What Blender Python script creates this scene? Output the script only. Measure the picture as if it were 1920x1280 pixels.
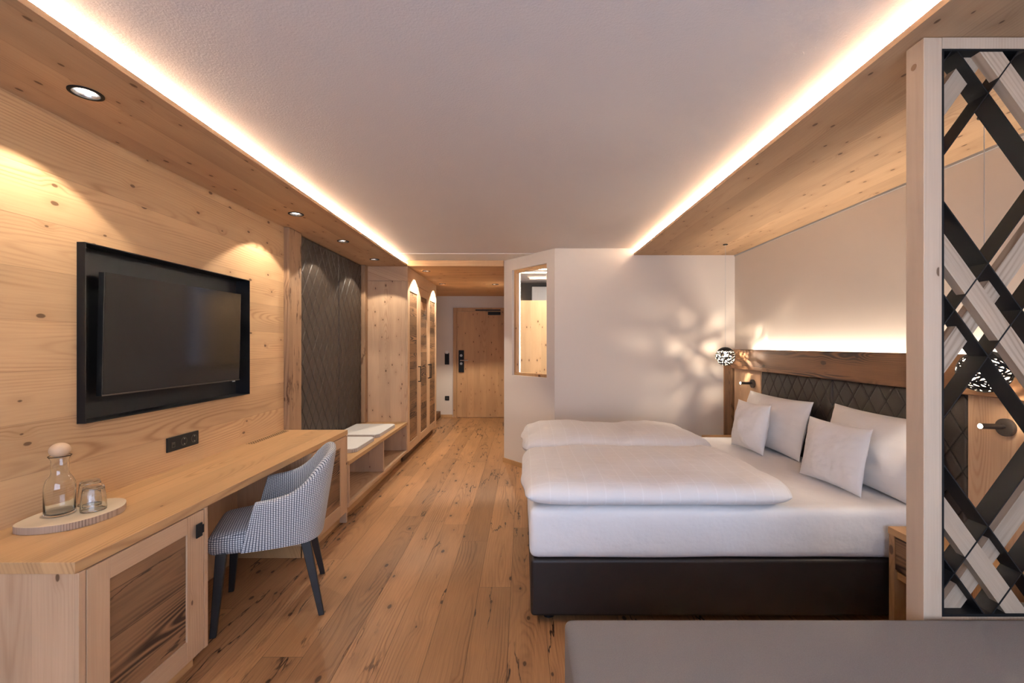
import bpy, bmesh, math, random
from mathutils import Vector, Matrix, noise
from math import sin, cos, pi, atan2, sqrt, radians
random.seed(7)
S = bpy.context.scene
C = S.collection
for o in list(bpy.data.objects): bpy.data.objects.remove(o)

# ------------------------------------------------------------------ camera
F = 830.0
cd = bpy.data.cameras.new('camera'); cam = bpy.data.objects.new('camera', cd); C.objects.link(cam)
cd.sensor_width = 36; cd.lens = F/1920*36; cd.clip_start = .02
cd.shift_x = -20/1920; cd.shift_y = 6/1920
cam.location = (0, 0, 1.45); cam.rotation_euler = (pi/2, 0, 0)
S.camera = cam

# ------------------------------------------------------------------ world, exposure
W = bpy.data.worlds.new('world'); S.world = W; W.use_nodes = True
W.node_tree.nodes['Background'].inputs[0].default_value = (.55, .68, 1, 1)
W.node_tree.nodes['Background'].inputs[1].default_value = .8
S.view_settings.view_transform = 'Standard'; S.view_settings.look = 'None'
S.view_settings.gamma = 1; S.view_settings.use_curve_mapping = False
S.view_settings.exposure = 0.8
# light levels
L_WINDOW = 92; L_COVE = 900; L_HEAD = 12; L_SPOT = 17; L_PEND = 13; L_READ = 5
WARM = (1, .84, .66); WARM2 = (1, .89, .75); WHITE = (1, .90, .78)

def area(name, loc, rot, sx, sy, power, col):
    l = bpy.data.lights.new(name, 'AREA'); l.shape = 'RECTANGLE'; l.size = sx; l.size_y = sy
    l.energy = power; l.color = col
    o = bpy.data.objects.new(name, l); C.objects.link(o); o.location = loc; o.rotation_euler = rot
    return o
# daylight through the window behind the camera
area('window_daylight', (.15, -1.75, 1.45), (pi/2, 0, 0), 3.6, 2.1, L_WINDOW, (.58, .72, 1.0))

# ------------------------------------------------------------------ helpers
def thing(name, label, cat, loc=(0, 0, 0), rotz=0, group=None):
    o = bpy.data.objects.new(name, None); C.objects.link(o); o.empty_display_size = .1
    o.location = loc; o.rotation_euler = (0, 0, rotz); o['label'] = label; o['category'] = cat
    if group: o['group'] = group
    return o
def rootloc(p):
    v = Vector((0, 0, 0))
    while p is not None:
        v += p.location; p = p.parent
    return v
class MB:
    def __init__(s): s.v = []; s.f = []; s.m = []; s.uv = {}
    def add(s, vs, fs, mi=0):
        n = len(s.v); s.v += [tuple(v) for v in vs]
        for f in fs: s.f.append(tuple(i+n for i in f)); s.m.append(mi)
        return s
    def box(s, x0, x1, y0, y1, z0, z1, mi=0):
        x0, x1 = sorted((x0, x1)); y0, y1 = sorted((y0, y1)); z0, z1 = sorted((z0, z1))
        vs = [(x0,y0,z0),(x1,y0,z0),(x1,y1,z0),(x0,y1,z0),(x0,y0,z1),(x1,y0,z1),(x1,y1,z1),(x0,y1,z1)]
        return s.add(vs, [(0,3,2,1),(4,5,6,7),(0,1,5,4),(1,2,6,5),(2,3,7,6),(3,0,4,7)], mi)
    def prism(s, pts, z0, z1, mi=0, side=None):
        n = len(pts)
        a = sum(pts[i][0]*pts[(i+1)%n][1]-pts[(i+1)%n][0]*pts[i][1] for i in range(n))
        if a < 0: pts = pts[::-1]
        vs = [(p[0], p[1], z0) for p in pts] + [(p[0], p[1], z1) for p in pts]
        s.add(vs, [tuple(range(n-1, -1, -1)), tuple(range(n, 2*n))], mi)
        k = len(s.v)-2*n
        for i in range(n):
            j = (i+1) % n; s.f.append((k+i, k+j, k+n+j, k+n+i)); s.m.append(mi if side is None else side)
        return s
    def tube(s, p0, p1, r0, r1=None, n=16, cap=True, mi=0):
        r1 = r0 if r1 is None else r1
        p0 = Vector(p0); p1 = Vector(p1); d = (p1-p0).normalized()
        a = d.orthogonal().normalized(); b = d.cross(a)
        vs = []
        for p, r in ((p0, r0), (p1, r1)):
            for i in range(n):
                t = 2*pi*i/n; vs.append(p + a*r*cos(t) + b*r*sin(t))
        fs = [(i, (i+1)%n, n+(i+1)%n, n+i) for i in range(n)]
        if cap: fs += [tuple(range(n-1, -1, -1)), tuple(range(n, 2*n))]
        return s.add(vs, fs, mi)
    def lathe(s, prof, cx, cy, z=0, n=32, mi=0, sq=0):
        vs = []
        for r, h in prof:
            for i in range(n):
                t = 2*pi*i/n; vs.append((cx+r*cos(t), cy+r*sin(t), z+h))
        fs = []
        for k in range(len(prof)-1):
            for i in range(n):
                j = (i+1) % n; fs.append((k*n+i, k*n+j, (k+1)*n+j, (k+1)*n+i))
        return s.add(vs, fs, mi)
    def build(s, name, mats, parent=None, smooth=False, bevel=0, seg=2, kind=None, local=False, sub=0):
        me = bpy.data.meshes.new(name)
        off = Vector((0,0,0)) if local else rootloc(parent)
        me.from_pydata([Vector(v)-off for v in s.v], [], s.f)
        if not isinstance(mats, (list, tuple)): mats = [mats]
        for m in mats: me.materials.append(m)
        for p, mi in zip(me.polygons, s.m): p.material_index = mi; p.use_smooth = smooth
        me.update()
        o = bpy.data.objects.new(name, me); C.objects.link(o)
        if parent: o.parent = parent
        if bevel:
            b = o.modifiers.new('bevel', 'BEVEL'); b.width = bevel; b.segments = seg; b.limit_method = 'ANGLE'; b.angle_limit = radians(40)
            if seg > 2:
                for p in me.polygons: p.use_smooth = True
                w = o.modifiers.new('wn', 'WEIGHTED_NORMAL')
        if sub:
            m = o.modifiers.new('sub', 'SUBSURF'); m.levels = sub; m.render_levels = sub
        if kind: o['kind'] = kind
        return o
def tag(o, label, cat, group=None):
    o['label'] = label; o['category'] = cat
    if group: o['group'] = group
    return o
def weld(o, d=1e-5):
    bm = bmesh.new(); bm.from_mesh(o.data); bmesh.ops.remove_doubles(bm, verts=bm.verts, dist=d)
    bmesh.ops.recalc_face_normals(bm, faces=bm.faces); bm.to_mesh(o.data); bm.free(); return o
def cut_holes(o, circles, z0, z1):
    """round holes through a flat panel, as real geometry"""
    mb = MB()
    for (x, y, r) in circles: mb.tube((x, y, z0), (x, y, z1), r, n=40)
    c = mb.build('cutter', [], None)
    m = o.modifiers.new('b', 'BOOLEAN'); m.object = c; m.operation = 'DIFFERENCE'; m.solver = 'EXACT'
    dg = bpy.context.evaluated_depsgraph_get(); me = bpy.data.meshes.new_from_object(o.evaluated_get(dg))
    o.modifiers.clear(); o.data = me
    bpy.data.objects.remove(c)

# ------------------------------------------------------------------ node helpers
class NT:
    def __init__(s, name):
        s.mat = bpy.data.materials.new(name); s.mat.use_nodes = True
        s.t = s.mat.node_tree; s.t.nodes.clear()
        s.out = s.t.nodes.new('ShaderNodeOutputMaterial')
        s.b = s.t.nodes.new('ShaderNodeBsdfPrincipled'); s.t.links.new(s.b.outputs[0], s.out.inputs[0])
    def n(s, typ, **kw):
        x = s.t.nodes.new(typ)
        for k, v in kw.items(): setattr(x, k, v)
        return x
    def put(s, sock, v):
        if isinstance(v, bpy.types.NodeSocket): s.t.links.new(v, sock)
        elif v is not None:
            if hasattr(sock.default_value, '__len__') and not hasattr(v, '__len__'): v = (v,)*len(sock.default_value)
            if hasattr(v, '__len__') and len(v) == 3 and len(sock.default_value) == 4: v = tuple(v)+(1,)
            sock.default_value = v
    def m(s, op, a, b=None, c=None, clamp=False):
        x = s.n('ShaderNodeMath', operation=op, use_clamp=clamp)
        s.put(x.inputs[0], a)
        if b is not None: s.put(x.inputs[1], b)
        if c is not None: s.put(x.inputs[2], c)
        return x.outputs[0]
    def vec(s, a, b, c):
        x = s.n('ShaderNodeCombineXYZ'); s.put(x.inputs[0], a); s.put(x.inputs[1], b); s.put(x.inputs[2], c); return x.outputs[0]
    def noise(s, v, scale=1, detail=2, rough=.5):
        x = s.n('ShaderNodeTexNoise'); s.put(x.inputs['Vector'], v); x.inputs['Scale'].default_value = scale
        x.inputs['Detail'].default_value = detail; x.inputs['Roughness'].default_value = rough; return x.outputs[0]
    def mix(s, f, a, b, mode='MIX'):
        x = s.n('ShaderNodeMix', data_type='RGBA', blend_type=mode)
        s.put(x.inputs[0], f); s.put(x.inputs[6], a); s.put(x.inputs[7], b); return x.outputs[2]
    def sstep(s, v, e0, e1):
        x = s.n('ShaderNodeMapRange', interpolation_type='SMOOTHSTEP'); s.put(x.inputs[0], v)
        x.inputs[1].default_value = e0; x.inputs[2].default_value = e1; x.inputs[3].default_value = 0; x.inputs[4].default_value = 1
        return x.outputs[0]
    def bump(s, h, strength=.2, dist=.002):
        x = s.n('ShaderNodeBump'); x.inputs['Strength'].default_value = strength; x.inputs['Distance'].default_value = dist
        s.put(x.inputs['Height'], h); s.t.links.new(x.outputs[0], s.b.inputs['Normal'])
    def setp(s, **kw):
        for k, v in kw.items(): s.put(s.b.inputs[k.replace('_', ' ')], v)

def wood(name, light, dark, along='Y', across='Z', plank=.2, length=0, rings=80, contrast=.5, knots=.3,
         tone=.12, rough=.5, gap=.5, bump=.15, knotcol=(.10, .045, .018), warp=2.2, cracks=0, shift=0.0, fib=.25, rand=True, ksize=1.0, pw=2.5):
    N = NT(name)
    tc = N.n('ShaderNodeTexCoord'); sep = N.n('ShaderNodeSeparateXYZ')
    N.t.links.new(tc.outputs['Object'], sep.inputs[0])
    ix = {'X': 0, 'Y': 1, 'Z': 2}
    oth = [k for k in 'XYZ' if k not in (along, across)][0]
    oi = N.n('ShaderNodeObjectInfo'); r0 = N.m('MULTIPLY', oi.outputs['Random'], 23.0 if rand else 0.0)
    a = N.m('ADD', sep.outputs[ix[along]], r0)
    v = N.m('ADD', N.m('MULTIPLY_ADD', sep.outputs[ix[oth]], .37, sep.outputs[ix[across]]), shift)
    vp = N.m('DIVIDE', v, plank); pid = N.m('FLOOR', vp)
    wn = N.n('ShaderNodeTexWhiteNoise', noise_dimensions='1D'); N.put(wn.inputs['W'], N.m('ADD', pid, N.m('MULTIPLY', oi.outputs['Random'], 77.0 if rand else 0.0)))
    rnd = wn.outputs[0]; fl = None
    if length:
        a2 = N.m('DIVIDE', N.m('MULTIPLY_ADD', rnd, length*3.7, a), length); lid = N.m('FLOOR', a2)
        w2 = N.n('ShaderNodeTexWhiteNoise', noise_dimensions='2D'); N.put(w2.inputs['Vector'], N.vec(pid, lid, 0)); rnd = w2.outputs[0]
        fl = N.m('FRACT', a2)
    rz = N.m('MULTIPLY', rnd, 37.0)
    # knots
    vo = N.n('ShaderNodeTexVoronoi', feature='F1', voronoi_dimensions='2D'); N.put(vo.inputs['Vector'], N.vec(N.m('ADD', N.m('MULTIPLY', a, 2.6/ksize), rz), N.m('MULTIPLY', v, 5.0/ksize), 0))
    vo.inputs['Scale'].default_value = 1; vo.inputs['Randomness'].default_value = 1
    sc = N.n('ShaderNodeSeparateColor'); N.t.links.new(vo.outputs['Color'], sc.inputs[0])
    has = N.m('LESS_THAN', sc.outputs[0], knots)
    kd = N.m('ADD', vo.outputs['Distance'], N.m('MULTIPLY', N.noise(N.vec(N.m('MULTIPLY', a, 30), N.m('MULTIPLY', v, 50), 0)), .035))
    krad = N.m('MULTIPLY_ADD', sc.outputs[1], .05, .035)
    kmask = N.m('MULTIPLY', has, N.m('SUBTRACT', 1, N.sstep(N.m('SUBTRACT', kd, krad), -.006, .022)))
    halo = N.m('MULTIPLY', has, N.m('SUBTRACT', 1, N.sstep(kd, .02, .34)))
    # growth rings
    n1 = N.noise(N.vec(N.m('MULTIPLY', a, 1.1), N.m('MULTIPLY', v, 5.0), rz), 1, 3, .5)
    wq = N.n('ShaderNodeTexWhiteNoise', noise_dimensions='1D'); N.put(wq.inputs['W'], N.m('ADD', rz, 3.3))
    vc = N.m('ADD', N.m('MULTIPLY', N.m('SUBTRACT', N.m('FRACT', vp), .5), plank), N.m('MULTIPLY', N.m('SUBTRACT', wq.outputs[0], .5), plank*1.1))
    dd = N.m('MULTIPLY', N.m('SUBTRACT', N.noise(N.vec(N.m('MULTIPLY', a, .6), 0, rz), 1, 1), .4), .35)
    rr = N.m('SQRT', N.m('ADD', N.m('MULTIPLY', vc, vc), N.m('MULTIPLY', dd, dd)))
    g = N.m('ADD', N.m('MULTIPLY', N.m('ADD', rr, N.m('MULTIPLY', n1, .016*warp)), rings), N.m('MULTIPLY', halo, 1.3))
    s1 = N.m('POWER', N.m('MULTIPLY_ADD', N.m('SINE', N.m('MULTIPLY', g, 6.2832)), .5, .5), pw)
    varc = N.noise(N.vec(N.m('MULTIPLY', a, .9), N.m('MULTIPLY', v, 7), N.m('ADD', rz, 5)), 1, 2)
    s1 = N.m('MULTIPLY', s1, N.sstep(varc, .40, .70))
    fb = N.noise(N.vec(N.m('MULTIPLY', a, 5), N.m('MULTIPLY', v, 170), rz), 1, 3, .6)
    fac = N.m('MULTIPLY_ADD', N.m('SUBTRACT', fb, .5), fib*2, N.m('MULTIPLY_ADD', s1, contrast, .12), clamp=True)
    col = N.mix(fac, light, dark)
    tn = N.m('MULTIPLY_ADD', N.m('SUBTRACT', rnd, .5), tone*2, 1.0)
    low = N.m('MULTIPLY_ADD', N.m('SUBTRACT', N.noise(N.vec(N.m('MULTIPLY', a, 1.3), N.m('MULTIPLY', v, 6), rz), 1, 2), .5), .5, 1.0)
    tn = N.m('MULTIPLY', tn, low)
    col = N.mix(1.0, col, N.vec(tn, tn, tn), 'MULTIPLY')
    col = N.mix(N.m('MULTIPLY', halo, .28), col, dark)
    col = N.mix(N.m('MULTIPLY', kmask, .85), col, knotcol)
    h = N.m('SUBTRACT', N.m('MULTIPLY', fb, .5), N.m('MULTIPLY', s1, .6))
    if cracks:
        cw = N.noise(N.vec(N.m('MULTIPLY', a, 1.3), N.m('MULTIPLY', v, 9), N.m('ADD', rz, 9)), 1, 5, .55)
        cm = N.m('SUBTRACT', 1, N.sstep(N.m('ABSOLUTE', N.m('SUBTRACT', cw, .5)), .003, .017))
        cg = N.sstep(N.noise(N.vec(N.m('MULTIPLY', a, 1.2), N.m('MULTIPLY', v, 4), N.m('ADD', rz, 3)), 1, 2), .50, .60)
        cm = N.m('MULTIPLY', N.m('MULTIPLY', cm, cg), cracks)
        col = N.mix(cm, col, knotcol); h = N.m('SUBTRACT', h, N.m('MULTIPLY', cm, 1.5))
    if gap:
        fr = N.m('FRACT', vp); e = N.m('MINIMUM', fr, N.m('SUBTRACT', 1, fr)); wv = .0013/plank
        gm = N.m('SUBTRACT', 1, N.sstep(e, wv*.4, wv*1.6))
        if fl is not None:
            e2 = N.m('MINIMUM', fl, N.m('SUBTRACT', 1, fl)); wl = .0013/length
            gm = N.m('MAXIMUM', gm, N.m('SUBTRACT', 1, N.sstep(e2, wl*.4, wl*1.6)))
        col = N.mix(N.m('MULTIPLY', gm, gap), col, tuple(c*.3 for c in dark)); h = N.m('SUBTRACT', h, N.m('MULTIPLY', gm, 1.5))
    N.setp(Base_Color=col, Roughness=rough)
    N.b.inputs['Specular IOR Level'].default_value = .35
    if bump: N.bump(h, bump, .002)
    return N.mat
def plain(name, col, rough=.5, metal=0, spec=.5, bump=0, bscale=200, var=0, coat=0):
    N = NT(name); tc = N.n('ShaderNodeTexCoord')
    nz = N.noise(tc.outputs['Object'], bscale, 3, .6)
    if var:
        n2 = N.noise(tc.outputs['Object'], 9, 3, .6)
        f = N.m('MULTIPLY_ADD', N.m('SUBTRACT', n2, .5), var*2, 1.0)
        N.setp(Base_Color=N.mix(1.0, col, N.vec(f, f, f), 'MULTIPLY'))
    else: N.setp(Base_Color=col)
    N.setp(Roughness=rough, Metallic=metal); N.b.inputs['Specular IOR Level'].default_value = spec
    if coat: N.b.inputs['Coat Weight'].default_value = coat
    if bump: N.bump(nz, bump, .003)
    return N.mat
def glow(name, col, strength):
    N = NT(name); N.setp(Base_Color=(0, 0, 0), Emission_Color=col); N.b.inputs['Emission Strength'].default_value = strength
    return N.mat
def glass(name, thin=False):
    N = NT(name)
    if thin:
        tr = N.n('ShaderNodeBsdfTransparent'); gl = N.n('ShaderNodeBsdfGlossy'); gl.inputs['Roughness'].default_value = .02
        mx = N.n('ShaderNodeMixShader'); mx.inputs[0].default_value = .06
        N.t.links.new(tr.outputs[0], mx.inputs[1]); N.t.links.new(gl.outputs[0], mx.inputs[2]); N.t.links.new(mx.outputs[0], N.out.inputs[0])
    else:
        N.setp(Base_Color=(.97, .99, .98), Roughness=0.0, IOR=1.45); N.b.inputs['Transmission Weight'].default_value = 1
    return N.mat

SPR_L = (.57, .36, .185); SPR_D = (.34, .175, .075)
M = {}
M['spruce_wall'] = wood('spruce_wall', SPR_L, SPR_D, 'Y', 'Z', .205, length=0, rings=75, contrast=.62, ksize=.6, knots=.30, tone=.10, gap=.3, rough=.55, rand=False)
M['spruce_ceil'] = wood('spruce_ceil', (.52, .335, .19), (.32, .17, .08), 'Y', 'X', .19, rings=75, contrast=.42, knots=.5, tone=.1, gap=.25, rough=.6, rand=False, ksize=.55)
M['spruce_entry'] = wood('spruce_entry', (.60, .37, .19), (.42, .21, .09), 'X', 'Y', .3, rings=80, contrast=.45, knots=.3, tone=.06, gap=.1, rough=.6, rand=False)
M['spruce_v'] = wood('spruce_vertical', (.57, .375, .225), (.37, .205, .105), 'Z', 'X', .14, rings=85, contrast=.55, knots=.5, tone=.06, gap=.12, ksize=.55)
M['spruce_vy'] = wood('spruce_vertical_y', (.57, .375, .225), (.37, .205, .105), 'Z', 'Y', .14, rings=85, contrast=.5, knots=.12, tone=.05, gap=0, ksize=.6)
M['spruce_h'] = wood('spruce_rail', (.57, .375, .225), (.37, .205, .105), 'Y', 'Z', .14, rings=85, contrast=.5, knots=.12, tone=.05, gap=0, ksize=.6)
M['spruce_door'] = wood('spruce_door', (.52, .30, .14), (.36, .17, .07), 'Z', 'X', .12, rings=75, contrast=.45, knots=.7, tone=.05, gap=.1, ksize=.6, knotcol=(.09, .03, .012))
M['spruce_bath'] = wood('spruce_bath', (.66, .46, .26), (.5, .29, .14), 'Z', 'X', .16, rings=75, contrast=.35, knots=.6, tone=.05, gap=.2, ksize=.6)
M['oak_top'] = wood('oak_worktop', (.56, .335, .155), (.31, .155, .062), 'Y', 'X', .16, rings=70, contrast=.5, knots=.10, tone=.08, gap=.05, rough=.42, warp=3, ksize=.7)
M['oak_small'] = wood('oak_small', (.55, .32, .14), (.36, .18, .07), 'Y', 'X', .3, rings=85, contrast=.5, knots=.1, tone=.06, gap=0, rough=.45)
M['oak_v'] = wood('oak_vertical', (.50, .29, .13), (.24, .11, .045), 'Z', 'Y', .3, rings=110, contrast=.7, knots=.05, tone=.06, gap=0, rough=.45)
M['floor'] = wood('oak_floor', (.38, .195, .083), (.155, .066, .026), 'Y', 'X', .19, length=1.9, rings=60, contrast=.5, knots=.42, tone=.2, gap=.65,
                  rough=.42, bump=.35, warp=3.6, cracks=1.0, fib=.5, rand=False, knotcol=(.035, .016, .008), ksize=.8, shift=.07)
M['old'] = wood('reclaimed_panel', (.27, .145, .068), (.032, .015, .008), 'Y', 'Z', .17, rings=75, pw=.8, contrast=1.15, knots=.25, tone=.28, gap=.5, rough=.65, bump=.6, warp=2.6, cracks=.8, knotcol=(.03, .015, .008))
M['old_fine'] = wood('reclaimed_strips', (.29, .155, .072), (.032, .015, .008), 'Y', 'Z', .12, rings=95, pw=.9, contrast=1.05, knots=.5, tone=.35, gap=.8, rough=.65, bump=.7, warp=3, cracks=.8, knotcol=(.03, .015, .008))
M['old_beam'] = wood('reclaimed_beam', (.22, .11, .05), (.032, .014, .008), 'Y', 'Z', .33, rings=85, pw=.9, contrast=1.05, knots=.35, tone=.15, gap=0, rough=.6, bump=.6, warp=3.2, cracks=.8, knotcol=(.03, .015, .008), shift=.1)
M['old_post'] = wood('weathered_post', (.38, .225, .12), (.15, .075, .036), 'Z', 'Y', .3, rings=95, contrast=.8, knots=.45, tone=.1, gap=0, rough=.7, bump=.7, cracks=1, warp=2.2)
M['old_post_dark'] = wood('dark_weathered_post', (.30, .16, .075), (.07, .035, .018), 'Z', 'Y', .06, rings=110, contrast=.8, knots=.1, tone=.4, gap=.3, rough=.7, bump=.6, cracks=.8)
M['lattice_wood'] = wood('lattice_wood', (.46, .34, .235), (.20, .125, .07), 'X', 'Z', .5, rings=75, contrast=.8, knots=.12, tone=.1, gap=0, rough=.6, bump=.3, warp=5, ksize=.6)
M['post_pale'] = wood('pale_post', (.52, .39, .275), (.38, .26, .17), 'Z', 'X', .5, rings=110, contrast=.4, knots=.15, tone=.03, gap=0, rough=.6, ksize=.5)
M['slice'] = wood('birch_slice', (.68, .55, .38), (.56, .40, .25), 'Y', 'X', .5, rings=110, contrast=.4, knots=0, tone=.03, gap=0, rough=.65, warp=1)
M['bark'] = wood('slice_edge', (.42, .30, .21), (.16, .095, .06), 'Z', 'X', .5, rings=130, contrast=.8, knots=0, tone=.03, gap=0, rough=.8, bump=.5, warp=1)
M['ball'] = plain('beech_ball', (.58, .40, .25), .55, var=.08)
M['plaster'] = plain('plaster_wall', (.70, .62, .535), .9, spec=.2, bump=.06, bscale=260)
M['plaster_c'] = plain('ceiling_plaster', (.66, .60, .565), .95, spec=.1, bump=.5, bscale=130)
M['paint'] = plain('smooth_white_paint', (.74, .69, .63), .8, spec=.2)
M['cove'] = plain('cove_paint', (.80, .76, .70), .8, spec=.2)
def seam_leather(name, col, seamcol, w, h, yoff, zoff, wid, rough):
    """leather with darker stitched diamond seams (same grid as the relief)"""
    N = NT(name); g = N.n('ShaderNodeNewGeometry'); sp = N.n('ShaderNodeSeparateXYZ'); N.t.links.new(g.outputs['Position'], sp.inputs[0])
    a = N.m('DIVIDE', N.m('SUBTRACT', sp.outputs[1], yoff), w); c = N.m('DIVIDE', N.m('SUBTRACT', sp.outputs[2], zoff), h)
    def d(x): return N.m('ABSOLUTE', N.m('SUBTRACT', N.m('FRACT', N.m('ADD', x, .5)), .5))
    m = N.m('SUBTRACT', 1, N.sstep(N.m('MINIMUM', d(N.m('ADD', a, c)), d(N.m('SUBTRACT', a, c))), wid*.6, wid*1.3))
    n2 = N.noise(g.outputs['Position'], 11, 4, .65); k = N.m('MULTIPLY_ADD', N.m('SUBTRACT', n2, .5), .7, 1)
    N.setp(Base_Color=N.mix(m, N.mix(1.0, col, N.vec(k, k, k), 'MULTIPLY'), seamcol), Roughness=rough)
    N.b.inputs['Specular IOR Level'].default_value = .25
    N.bump(N.noise(g.outputs['Position'], 320, 3, .6), .25, .002); return N.mat
M['leather'] = seam_leather('brown_leather', (.034, .026, .021), (.006, .005, .004), .133, .195, 3.148, 1.207, .030, .5)
M['leather_bed'] = plain('charcoal_leather', (.018, .013, .011), .5, bump=.2, bscale=400, var=.1)
M['leather_wall'] = seam_leather('brown_grey_leather', (.042, .031, .023), (.007, .006, .005), .131, .207, 3.99, .55, .028, .42)
M['black'] = plain('black_metal', (.008, .008, .008), .55, spec=.25)
M['bronze'] = plain('dark_bronze', (.055, .043, .035), .45, metal=.3)
M['black_box'] = plain('black_niche', (.006, .006, .007), .5, spec=.25)
M['blackwood'] = plain('black_stained_wood', (.012, .011, .011), .5)
M['screen'] = plain('tv_screen', (.008, .007, .006), .12, spec=.5)
M['steel'] = plain('brushed_steel', (.55, .53, .50), .3, metal=1)
M['silver'] = plain('silver_reflector', (.75, .75, .75), .25, metal=1)
M['grey_plastic'] = plain('grey_plastic', (.45, .45, .44), .5)
M['stone_dark'] = plain('dark_grey_tile', (.10, .10, .095), .6, var=.2)
M['white_plastic'] = plain('white_plastic', (.75, .73, .70), .5)
M['glass'] = glass('clear_glass'); M['pane'] = glass('window_pane', True)
M['led'] = glow('led_strip', (1, .85, .66), 14); M['lens'] = glow('lamp_lens', (1, .9, .78), 16)
M['bulb'] = glow('bulb', (1, .84, .62), 30)
M['inner'] = plain('shade_inside', (.34, .30, .25), .6)
M['gold'] = plain('copper_inner', (.75, .55, .35), .35, metal=.7)

def linen():
    N = NT('white_linen'); tc = N.n('ShaderNodeTexCoord')
    n1 = N.noise(tc.outputs['Object'], 7, 3, .55); n2 = N.noise(tc.outputs['Object'], 450, 2, .6)
    N.setp(Base_Color=(.80, .765, .735), Roughness=.85); N.b.inputs['Sheen Weight'].default_value = .2
    n3 = N.noise(tc.outputs['Object'], 20, 4, .6); N.bump(N.m('MULTIPLY_ADD', n3, .3, N.m('MULTIPLY_ADD', n2, .04, n1)), .4, .02); return N.mat
M['linen'] = linen()
def duvet_mat():
    N = NT('checked_damask'); tc = N.n('ShaderNodeTexCoord'); sp = N.n('ShaderNodeSeparateXYZ'); N.t.links.new(tc.outputs['Object'], sp.inputs[0])
    def ln(c):
        f = N.m('FRACT', N.m('DIVIDE', c, .095)); return N.m('SUBTRACT', 1, N.sstep(N.m('ABSOLUTE', N.m('SUBTRACT', f, .5)), .015, .05))
    l = N.m('MAXIMUM', ln(sp.outputs[0]), ln(sp.outputs[1]))
    N.setp(Base_Color=N.mix(l, (.775, .735, .70), (.81, .775, .745)), Roughness=N.m('MULTIPLY_ADD', l, -.3, .85))
    N.b.inputs['Sheen Weight'].default_value = .2
    n1 = N.noise(tc.outputs['Object'], 6, 3, .55); n3 = N.noise(tc.outputs['Object'], 16, 4, .6); N.bump(N.m('MULTIPLY_ADD', n3, .35, n1), .5, .022); return N.mat
M['duvet'] = duvet_mat()
def weave(name, light, dark, cell, wid=.62, uv=True):
    N = NT(name); tc = N.n('ShaderNodeTexCoord'); sp = N.n('ShaderNodeSeparateXYZ'); N.t.links.new(tc.outputs['UV' if uv else 'Object'], sp.inputs[0])
    f1 = N.m('ABSOLUTE', N.m('SUBTRACT', N.m('FRACT', N.m('DIVIDE', sp.outputs[0], cell)), .5))
    f2 = N.m('ABSOLUTE', N.m('SUBTRACT', N.m('FRACT', N.m('DIVIDE', sp.outputs[1], cell*.82)), .5))
    m = N.m('MULTIPLY', N.m('SUBTRACT', 1, N.sstep(f1, wid/2-.05, wid/2+.05)), N.m('SUBTRACT', 1, N.sstep(f2, wid/2-.05, wid/2+.05)))
    N.setp(Base_Color=N.mix(m, dark, light), Roughness=.9); N.bump(m, .5, .002); N.b.inputs['Sheen Weight'].default_value = .15
    return N.mat
M['tweed'] = weave('check_fabric', (.76, .74, .71), (.035, .042, .065), .0118, .72)
def felt(name, c, s=500, v=.25):
    N = NT(name); tc = N.n('ShaderNodeTexCoord'); n = N.noise(tc.outputs['Object'], s, 3, .7); k = N.m('MULTIPLY_ADD', N.m('SUBTRACT', n, .5), v*2, 1)
    N.setp(Base_Color=N.mix(1.0, c, N.vec(k, k, k), 'MULTIPLY'), Roughness=.95); N.bump(n, .4, .002); return N.mat
M['sofa'] = felt('grey_felt', (.20, .178, .158), 420, .3)
M['pad'] = felt('light_grey_felt', (.62, .60, .57), 500, .2); M['pad_side'] = weave('pad_edge', (.55, .48, .42), (.28, .23, .19), .012, .8, False)

# ------------------------------------------------------------------ room shell
XL, XR, YB, YF = -1.97, 2.30, -1.2, 8.85
ZC, ZS = 2.495, 2.42
XS_L, XS_R = -1.424, 1.205
def st(name, mb, mat, **kw): return mb.build(name, mat, None, kind='structure', **kw)
st('floor', MB().box(-2.3, 2.5, YB-.12, 9.1, -.05, 0), M['floor'])
st('ceiling', MB().box(-2.3, 2.5, YB-.12, 5.06, ZC, ZC+.08), M['plaster_c'])
st('trim_1', MB().box(-2.3, 2.5, 5.06, 9.1, ZC-.006, ZC+.08), M['paint'])             # smoother strip before the entry
st('wall_left', MB().box(-2.3, -2.06, YB-.12, 9.0, 0, ZC), M['plaster'])
# spruce boarding on the left wall with the opening for the niche
NY0, NY1, NZ0, NZ1 = 1.955, 3.14, 1.099, 1.906
pan = MB()
pan.box(-2.06, XL, YB, NY0, 0, ZC); pan.box(-2.06, XL, NY1, 3.65, 0, ZC)
pan.box(-2.06, XL, NY0, NY1, 0, NZ0); pan.box(-2.06, XL, NY0, NY1, NZ1, ZC)
st('trim_2', pan, M['spruce_wall'])
st('wall_right', MB().box(XR, XR+.2, YB-.12, 5.0, 0, ZC), M['plaster'])
st('wall_far', MB().box(-2.06, .1, YF, YF+.15, 0, ZC), M['plaster'])
st('wall_alcove', MB().box(.347, XR, 4.80, 4.90, 0, ZC), M['plaster'])
st('wall_corridor', MB().box(-.23, -.13, 5.50, YF, 0, ZC-.006), M['plaster'])
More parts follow.
